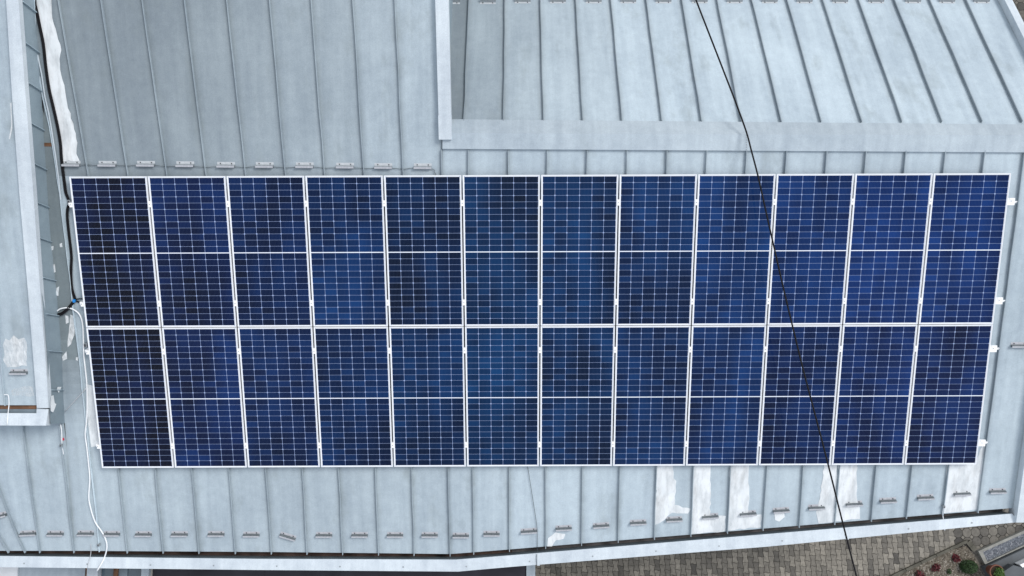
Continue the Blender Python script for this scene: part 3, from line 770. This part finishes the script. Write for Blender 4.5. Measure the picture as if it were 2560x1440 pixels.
row2 = [(50, 92, 1332, 1330), (118, 161, 1331.5, 1331.5), (193, 237, 1331, 1331), (259, 301, 1332, 1332), (338, 381, 1333, 1333), (428, 471, 1333, 1333), (519, 563, 1332.5, 1332.5), (607, 651, 1334, 1334), (700, 741, 1333, 1345),
        (789, 832, 1335, 1335), (878, 921, 1335, 1335), (966, 1010, 1335, 1335), (1053, 1096, 1335, 1335), (1131, 1173, 1336.5, 1336.5), (1208, 1250, 1332, 1332), (1301, 1343, 1327, 1324), (1388, 1430, 1319, 1317), (1481, 1524, 1313, 1310),
        (1574, 1616, 1305, 1303), (1664, 1706, 1297, 1295), (1754, 1796, 1290, 1287), (1849, 1890, 1283, 1280), (1931, 1973, 1275, 1272), (2019, 2062, 1267, 1265), (2113, 2156, 1258, 1256), (2198, 2240, 1250, 1248), (2291, 2334, 1242, 1240), (2383, 2425, 1232, 1230), (2472, 2514, 1226, 1225)]
G2 = 'snow guards in the row above the eave gutter'
for i, (x0, x1, y0, y1) in enumerate(row2):
    n2 = len(row2)
    lab = f'grey snow guard, {ordn[i]} from the left in the long row above the gutter' if i < 15 else f'grey snow guard, {ordn[n2 - 1 - i]} from the right in the long row above the gutter'
    if i == 0: lab = 'leftmost grey snow guard of the long row above the gutter'
    if i == n2 - 1: lab = 'rightmost grey snow guard of the long row above the gutter'
    if i == 8: lab = 'crooked snow guard twisted out of line in the row above the gutter'
    if i == 27: lab = 'grey snow guard on a fully white painted roof sheet at lower right'
    if i == 15: lab = 'grey snow guard touched by the thin dark wire near the gutter'
    if i == 3: lab = 'grey snow guard just right of the white hose near the gutter'
    guard(x0, y0, x1, y1, PA, lab, G2)
guard(-24, 1293, 19, 1282, PA, 'tilted snow guard at the left edge among the fanned roof seams', G2)
guard(25, 928, 71, 928, PC, 'single snow guard on the higher side roof below a white paint smear', None, pale=False)
guard(2525, 861, 2570, 861, PA, 'lone snow guard at the right edge beside the end of the panels', None)
row3 = [(1110, 1150), (1198, 1241), (1285, 1328), (1373, 1416), (1463, 1505), (1549, 1592), (1637, 1680), (1727, 1771), (1815, 1858), (1903, 1945), (1990, 2032), (2079, 2121), (2168, 2212), (2260, 2304), (2346, 2388), (2432, 2475)]
G3 = 'snow guards in the row along the top edge of the photo'
for i, (x0, x1) in enumerate(row3):
    lab = f'snow guard, {ordn[i]} from the left in the top right row' if i < 8 else f'snow guard, {ordn[len(row3) - 1 - i]} from the right in the top right row'
    if i == 0: lab = 'snow guard half hidden by the white verge cap on the dark sheet'
    if i == 15: lab = 'rightmost snow guard of the row along the top edge'
    if i == 6: lab = 'snow guard under the black overhead cable at the top edge'
    y = 5 + (1.5 if i in (0, 1) else 0)
    guard(x0, y, x1, y, PB, lab, G3, flip=True, pale=True)

# ------------------------------------------------------------------ cables and wires
def lay(pts, h): return on(PA, pts, h)
def cable(name, pts, r, mt, lab, cat, group=None, seg=8):
    return tag(tube(pts, r, seg).build(name, M[mt], smooth=True), lab, cat, group)
main_px = [(70, -80), (85, 0), (92, 30), (99, 65), (108, 110), (114, 165), (122, 220), (131, 260), (138, 290), (145, 323), (151, 360), (153, 390), (156, 420), (160, 450), (164, 480)]
tA = thing('black_cable', hit(122, 220, PA), 'pair of black solar cables running down beside the white paint strip', 'cable')
for dx, tail in ((-1.6, [(169, 497), (176, 510), (190, 525)]), (1.9, [(168, 487), (173, 500), (182, 514), (196, 528)])):
    mb = tube(lay([(x + dx, y) for x, y in main_px] + tail, .016), .0115); mb.build('cable', M['black'], tA, smooth=True)
tB = thing('black_cable', hit(174, 597, PA), 'black cable loop beside the first panel joined by blue tape', 'cable')
lp_px = [(180, 502), (171, 514), (168, 530), (168.5, 550), (171, 575), (174, 600), (177, 625), (178.5, 647), (177.5, 675), (178, 705), (181, 727), (188, 748)]
for dx in (-1.5, 1.7):
    tube(lay([(x + dx, y) for x, y in lp_px], .016), .0105).build('cable', M['black'], tB, smooth=True)
for pts in ([(187, 750), (196, 747), (212, 747)], [(187, 752), (197, 756), (214, 763)], [(187, 751), (197, 754), (214, 760)]):
    tube(lay(pts, .02), .007).build('cable', M['black'], tB, smooth=True)
for dx, dy in ((0, -2), (1.5, 1.5)):
    tube(lay([(186 + dx, 751 + dy), (178 + dx, 761 + dy), (170 + dx, 771 + dy), (160 + dx, 780 + dy), (152 + dx, 785 + dy), (144, 787 + dy)], .03), .012).build('cable', M['black'], tB, smooth=True)
mb = MB(); c0_ = hit(186, 752, offs(PA, .03))
mb.prism([c0_ + U * .022 * cos(k * pi / 4) * (1.1 if k % 2 else .85) + VV * .024 * sin(k * pi / 4) - NN * .015 for k in range(8)], NN * .035); mb.build('blue_tape', M['blue'], tB)
hose = [(143, 778), (149, 773), (157, 770.5), (166, 769.5), (175, 770.5), (184, 774), (193, 780), (199, 787), (204, 798), (207.5, 820), (208.5, 853), (209.5, 887), (213, 920), (217, 960), (218, 1010), (216.5, 1052), (213, 1085), (217, 1118), (221.5, 1160), (224.5, 1198), (222, 1242), (227, 1272), (238, 1305), (253, 1327), (262, 1343), (267, 1360), (266.5, 1375), (261, 1394)]
hp = on(PA, hose, .03); hp += [hit(252, 1412, lvl(3.95)), hit(243, 1427, lvl(3.93))]
cable('white_hose', hp, .0105, 'white_pl', 'white plastic hose snaking down the roof and over the gutter', 'hose')
oc_px = [(1712, -75, 6.25), (1740, 0, 6.2), (1775, 90, 6.15), (1810, 180, 6.1), (1840, 258, 6.07), (1866, 330, 6.04), (1878, 375, 6.03), (1895, 440, 6.0), (1913, 520, 5.96), (1931, 600, 5.92), (1955, 705, 5.86), (1980, 810, 5.79), (2007, 920, 5.72), (2036, 1030, 5.65), (2070, 1160, 5.56), (2105, 1300, 5.45), (2141, 1440, 5.34), (2170, 1550, 5.24)]
cable('overhead_cable', [hit(x, y, lvl(z)) for x, y, z in oc_px], .0115, 'black', 'black overhead cable crossing above the ridge and the solar panels', 'cable')
# lightning wire through the snow guards above the array
lw = [(203, 413), (222, 412.5), (245, 414), (292, 414), (318, 415), (342, 413.5), (389, 414), (410, 416), (440, 416.5), (488, 417), (515, 418.5), (542, 417), (589, 417.5), (612, 419), (636, 417), (687, 417.5), (712, 420), (738, 418.5), (786, 418), (810, 420.5), (836, 420), (889, 420), (912, 421.5), (934, 421), (982, 421), (1010, 423), (1034, 420), (1081, 423), (1086, 430), (1092, 442)]
cable('lightning_wire', lay(lw, .02), .0035, 'wire', 'thin dark wire strung along the row of guards above the panels', 'wire')
cable('thin_wire', lay([(1318, 1160), (1322, 1185), (1333, 1255), (1342, 1315), (1343, 1340), (1343, 1376)], .02) + [hit(1342, 1390, lvl(3.96)), hit(1342, 1418, lvl(3.95))], .0035, 'wire', 'thin dark wire from the panels down across the gutter', 'wire')
cable('thin_wire', [hit(x, y, lvl(6.15 - .0016 * y)) for x, y in [(68, 228), (77, 240), (100, 273), (122, 310), (135, 348), (145, 375), (152, 392)]], .0035, 'wire', 'thin dark wire hanging diagonally from the side roof to the cables', 'wire')
cable('thin_wire', [hit(x, y, lvl(6.5)) for x, y in [(59, -10), (58, 20), (54, 53)]], .0035, 'wire', 'short dark wire at the top left against the clad wall', 'wire')
cable('pale_wire', on(PC, [(10, 987), (17, 987), (21, 990), (22.5, 1010)], .03) + [hit(20, 1035, lvl(zz + .02)), hit(18, 1062, lvl(zz + .015))], .0065, 'white_pl', 'bent white wire crossing the small gutter of the side roof', 'wire')
cable('pale_wire', lay([(162, 1029), (188, 1001), (215, 971)], .03), .005, 'pale_wire', 'straight pale wire from wall corner to the white hose', 'wire')
cable('pale_wire', lay([(151, 1060), (154, 1078), (154.5, 1107), (153, 1113)], .02), .008, 'white_pl', 'short white conduit below the wall corner next to red tag', 'wire')
cable('pale_wire', lay([(154, 1114), (157, 1125), (159, 1136)], .02), .006, 'white_pl', 'short pale stub of wire below the screw clamp', 'wire')
cable('pale_wire', lay([(227, 1360), (227.5, 1377)], .02) + [hit(226, 1390, lvl(3.93)), hit(221, 1408, lvl(3.93)), hit(219, 1420, lvl(3.93))], .0045, 'pale_wire', 'thin pale wire dropping over the gutter left of the hose', 'wire')
cable('pale_wire', lay([(2359, 1268), (2357, 1285)], .03) + [hit(2359, 1303, lvl(4.07)), hit(2362, 1326, lvl(4.07))], .007, 'white_pl', 'short white wire over the gutter cap at lower right', 'wire')
mbr = MB(); p = hit(158, 1098, offs(PA, .01)); mbr.box(p, V((.012, 0, 0)), VV * .016, NN * .006)
tag(mbr.build('red_tag', M['red']), 'tiny red plastic tag beside the white conduit', 'tag')
for x, y, lab in ((153, 1113, 'small metal screw clamp on the white conduit'), (247, 1362, 'metal wire clamp on a seam near the gutter below the hose'), (2359, 1266, 'small clamp holding the white wire at lower right')):
    t_ = thing('wire_clamp', hit(x, y, PA), lab, 'clamp', None)
    mb = MB(); p = hit(x, y, offs(PA, .03)); mb.box(p, U * .016, VV * .018, NN * .02); mb.build('body', M['galv'], t_)
    mb = MB(); mb.box(p + NN * .026, U * .006, VV * .006, NN * .006); mb.build('bolt', M['screw'], t_)

# ------------------------------------------------------------------ lower roofs along the bottom edge
pr = thing('porch_roof', (-3, -4, 0), 'dark felt flat roof below the gutter at the bottom edge', 'roof')
zp = 2.55
mb = MB(); a, b_ = hit(378, 1424, lvl(zp)), hit(1318, 1412, lvl(zp))
mb.abox(a.x, b_.x, -7.5, -1.56, zp - .12, zp); mb.build('felt_surface', M['membrane'], pr)
mb = MB(); e1, e2 = hit(1316, 1415, lvl(zp)).x, hit(1338, 1415, lvl(zp)).x
mb.abox(e1, e2, -7.5, -1.56, zp - .16, zp + .03); mb.build('edge_flashing', M['ridge'], pr)
mb = MB(); x0_ = hit(660, 1430, lvl(zp)).x
for k in range(5): mb.abox(a.x + .6 + k * 1.25, a.x + .62 + k * 1.25, -7.5, -1.6, zp, zp + .004)
mb.build('felt_laps', M['membrane'], pr)
mb = MB(); mb.abox(a.x + .1, e2 - .1, -7.3, -1.56, 0, zp - .16); mb.build('wall', M['wall'], pr)
gc = thing('glazed_canopy', (-6.3, -4, 0), 'small glazed canopy with brown frame beside the dark felt roof', 'canopy')
zc = 2.7
X = lambda x: hit(x, 1432, lvl(zc)).x
for x0_, x1_, nm, mt, dz in ((255, 287, 'pane', 'glass_d', 0), (287, 298, 'frame', 'wood', .05), (298, 320, 'gutter_board', 'gutter_in', .02), (320, 355, 'pane', 'glass_d', 0), (355, 374, 'side_flashing', 'ridge', .03), (216, 226, 'frame', 'wood', .03)):
    mb = MB(); mb.abox(X(x0_), X(x1_) - .002, -7, -1.56, zc - .05, zc + dz); mb.build(nm, M[mt], gc)
mb = MB(); mb.abox(X(226), X(253), -7, -1.56, zc - .05, zc + .12); mb.build('white_beam', M['cap'], gc)
mb = MB(); mb.abox(X(220), X(372), -6.8, -1.56, 0, zc - .05); mb.build('wall', M['wall'], gc)
lr = thing('lean_to', (-8.5, -4, 0), 'pale grey sheet metal lean-to at the bottom left corner', 'roof')
mb = MB(); mb.abox(-14, X(214), -7, -1.56, zc - .1, zc + .02); mb.build('roof_sheet', M['ridge'], lr)
mb = MB(); mb.abox(-13.8, X(212), -6.8, -1.56, 0, zc - .1); mb.build('wall', M['wall'], lr)
mb = MB(); p = hit(12, 1434, lvl(zc + .02)); mb.abox(p.x - .6, p.x + .22, p.y - .6, p.y + .12, zc + .022, zc + .05); mb.build('white_patch', M['white_pl'], lr)

# ------------------------------------------------------------------ flower bed, trough, slabs, pot
G = lvl(0)
bed = thing('flower_bed', hit(2390, 1425, G), 'tan gravel flower bed with stone edging at the lower right', 'flower bed')
pb = [hit(x, y, lvl(.03)) for x, y in [(2232, 1443), (2300, 1411), (2372, 1377), (2415, 1365), (2432, 1385), (2450, 1420), (2462, 1462), (2470, 1540), (2180, 1540)]]
mb = MB(); mb.prism([p - UP * .03 for p in pb], UP * .035); mb.build('gravel', M['gravel'], bed)
mb = MB()
ed = [(2205, 1452), (2228, 1440), (2262, 1424), (2300, 1406), (2338, 1388), (2372, 1372), (2400, 1359), (2416, 1352)]
for (x0, y0), (x1, y1) in zip(ed, ed[1:]):
    a, b_ = hit(x0, y0, G), hit(x1, y1, G); d = (b_ - a) * .485; sd_ = V((-d.y, d.x, 0)).normalized()
    mb.box((a + b_) / 2 + UP * .015, d, sd_ * .026, UP * (.035 + random.uniform(0, .01)))
ed2 = [(2417, 1353), (2426, 1364), (2434, 1374)]
for (x0, y0), (x1, y1) in zip(ed2, ed2[1:]):
    a, b_ = hit(x0, y0, G), hit(x1, y1, G); d = (b_ - a) * .47; sd_ = V((-d.y, d.x, 0)).normalized()
    mb.box((a + b_) / 2 + UP * .02, d, sd_ * .05, UP * .035)
mb.build('edging', M['edge'], bed)
def foliage(c, rx, ry, h, n_, ls, dome=True):
    mb = MB(); lobes = [(random.uniform(-.45, .45) * rx, random.uniform(-.45, .45) * ry, random.uniform(.55, 1)) for _ in range(7)] if n_ < 600 else [(0, 0, 1)]
    for k in range(n_):
        lx, ly, lz = lobes[k % len(lobes)]; th = random.uniform(0, 2 * pi); ph_ = math.acos(random.uniform(0, 1)); rr = random.uniform(.75, 1.05)
        w_ = .55 if len(lobes) > 1 else 1.0; p = c + V((lx + w_ * rx * sin(ph_) * cos(th) * rr, ly + w_ * ry * sin(ph_) * sin(th) * rr, lz * h * cos(ph_) * rr))
        a = V((random.gauss(0, 1), random.gauss(0, 1), random.gauss(0, .5))).normalized(); b_ = a.cross(V((random.gauss(0, 1), random.gauss(0, 1), 1.5))).normalized()
        s_ = ls * random.uniform(.6, 1.3)
        mb.add([p - a * s_, p + b_ * s_ * .4, p + a * s_, p - b_ * s_ * .4], [(0, 1, 2, 3)], 0, random.random())
    return mb
def plant(name, x, y, rx, ry, h, n_, ls, mt, lab, cat, grp=None):
    c = hit(x, y, lvl(.04)); t_ = thing(name, c, lab, cat, grp)
    foliage(c, rx, ry, h, n_, ls).build('leaves', M[mt], t_)
    mb = MB(); mb.prism([c + V((.012 * cos(k), .012 * sin(k), -.03)) for k in (0, 1.57, 3.14, 4.71)], UP * h * .8); mb.build('stem', M['soil'], t_)
plant('boxwood_shrub', 2419, 1416, .165, .125, .2, 2600, .014, 'leaf', 'dense dark green clipped shrub in the gravel bed', 'shrub')
GR = 'red leaved plants in the gravel bed'
plant('red_plant', 2389, 1394, .085, .085, .1, 130, .032, 'red_leaf', 'dark red leafy plant nearest to the green shrub', 'plant', GR)
plant('red_plant', 2338, 1418, .085, .085, .1, 130, .032, 'red_leaf', 'small red plant in the middle of the gravel bed', 'plant', GR)
plant('red_plant', 2300, 1437, .10, .09, .1, 130, .032, 'red_leaf', 'dark red plant at the bottom left of the gravel bed', 'plant', GR)
plant('small_plant', 2372, 1429, .05, .07, .06, 90, .018, 'leaf', 'tiny green seedling between the red plants and the shrub', 'plant')
tg = thing('gravel_trough', hit(2510, 1370, G), 'long concrete trough filled with grey gravel at lower right', 'planter')
zt = .09
cor = [hit(x, y, lvl(zt)) for x, y in [(2446, 1378), (2463, 1411), (2700, 1302), (2690, 1268)]]
inn = [hit(x, y, lvl(zt)) for x, y in [(2457, 1380), (2469, 1405), (2694, 1300), (2686, 1277)]]
mb = MB()
for i in range(4):
    j = (i + 1) % 4; mb.prism([cor[i], cor[j], inn[j], inn[i]], -UP * zt)
mb.build('rim', M['conc'], tg)
mb = MB(); mb.prism([p - UP * .035 for p in inn], -UP * .1); mb.build('gravel', M['gravel2'], tg)
st = thing('stone_steps', hit(2530, 1420, G), 'dark grey stone slabs beside the gravel trough', 'steps')
mb = MB(); q = [hit(x, y, lvl(.16)) for x, y in [(2462, 1418), (2700, 1308), (2740, 1380), (2508, 1446), (2480, 1452)]]; mb.prism(q, -UP * .16); mb.build('landing_slab', M['slab'], st)
mb = MB(); q = [hit(x, y, lvl(.32)) for x, y in [(2498, 1437), (2533, 1413), (2640, 1440), (2660, 1520), (2510, 1500)]]; mb.prism(q, -UP * .155); mb.build('step_slab', M['slab'], st)
mb = MB(); q = [hit(x, y, lvl(.34)) for x, y in [(2550, 1412), (2600, 1388), (2606, 1396), (2557, 1419)]]; mb.prism(q, -UP * .18); mb.build('white_trim', M['white_pl'], st)
pc = hit(2475, 1424, lvl(.16)); pot = thing('flower_pot', pc, 'round terracotta pot with a bushy green plant', 'plant pot')
mb = MB(); sg = 24; prof = [(.085, 0), (.125, .2), (.138, .2), (.138, .235), (.118, .235), (.112, .2)]
vs = []; fs = []
for (r_, z_) in prof:
    for k in range(sg): vs.append(pc + V((r_ * cos(2 * pi * k / sg), r_ * sin(2 * pi * k / sg), z_)))
for i in range(len(prof) - 1):
    for k in range(sg): fs.append((i * sg + k, i * sg + (k + 1) % sg, (i + 1) * sg + (k + 1) % sg, (i + 1) * sg + k))
mb.add(vs, fs); mb.build('pot', M['terra'], pot)
mb = MB(); mb.prism([pc + V((.116 * cos(2 * pi * k / sg), .116 * sin(2 * pi * k / sg), .18)) for k in range(sg)], UP * .02); mb.build('soil', M['soil'], pot)
foliage(pc + V((.055, -.03, .2)), .12, .13, .12, 420, .022).build('leaves', M['leaf_bright'], pot)
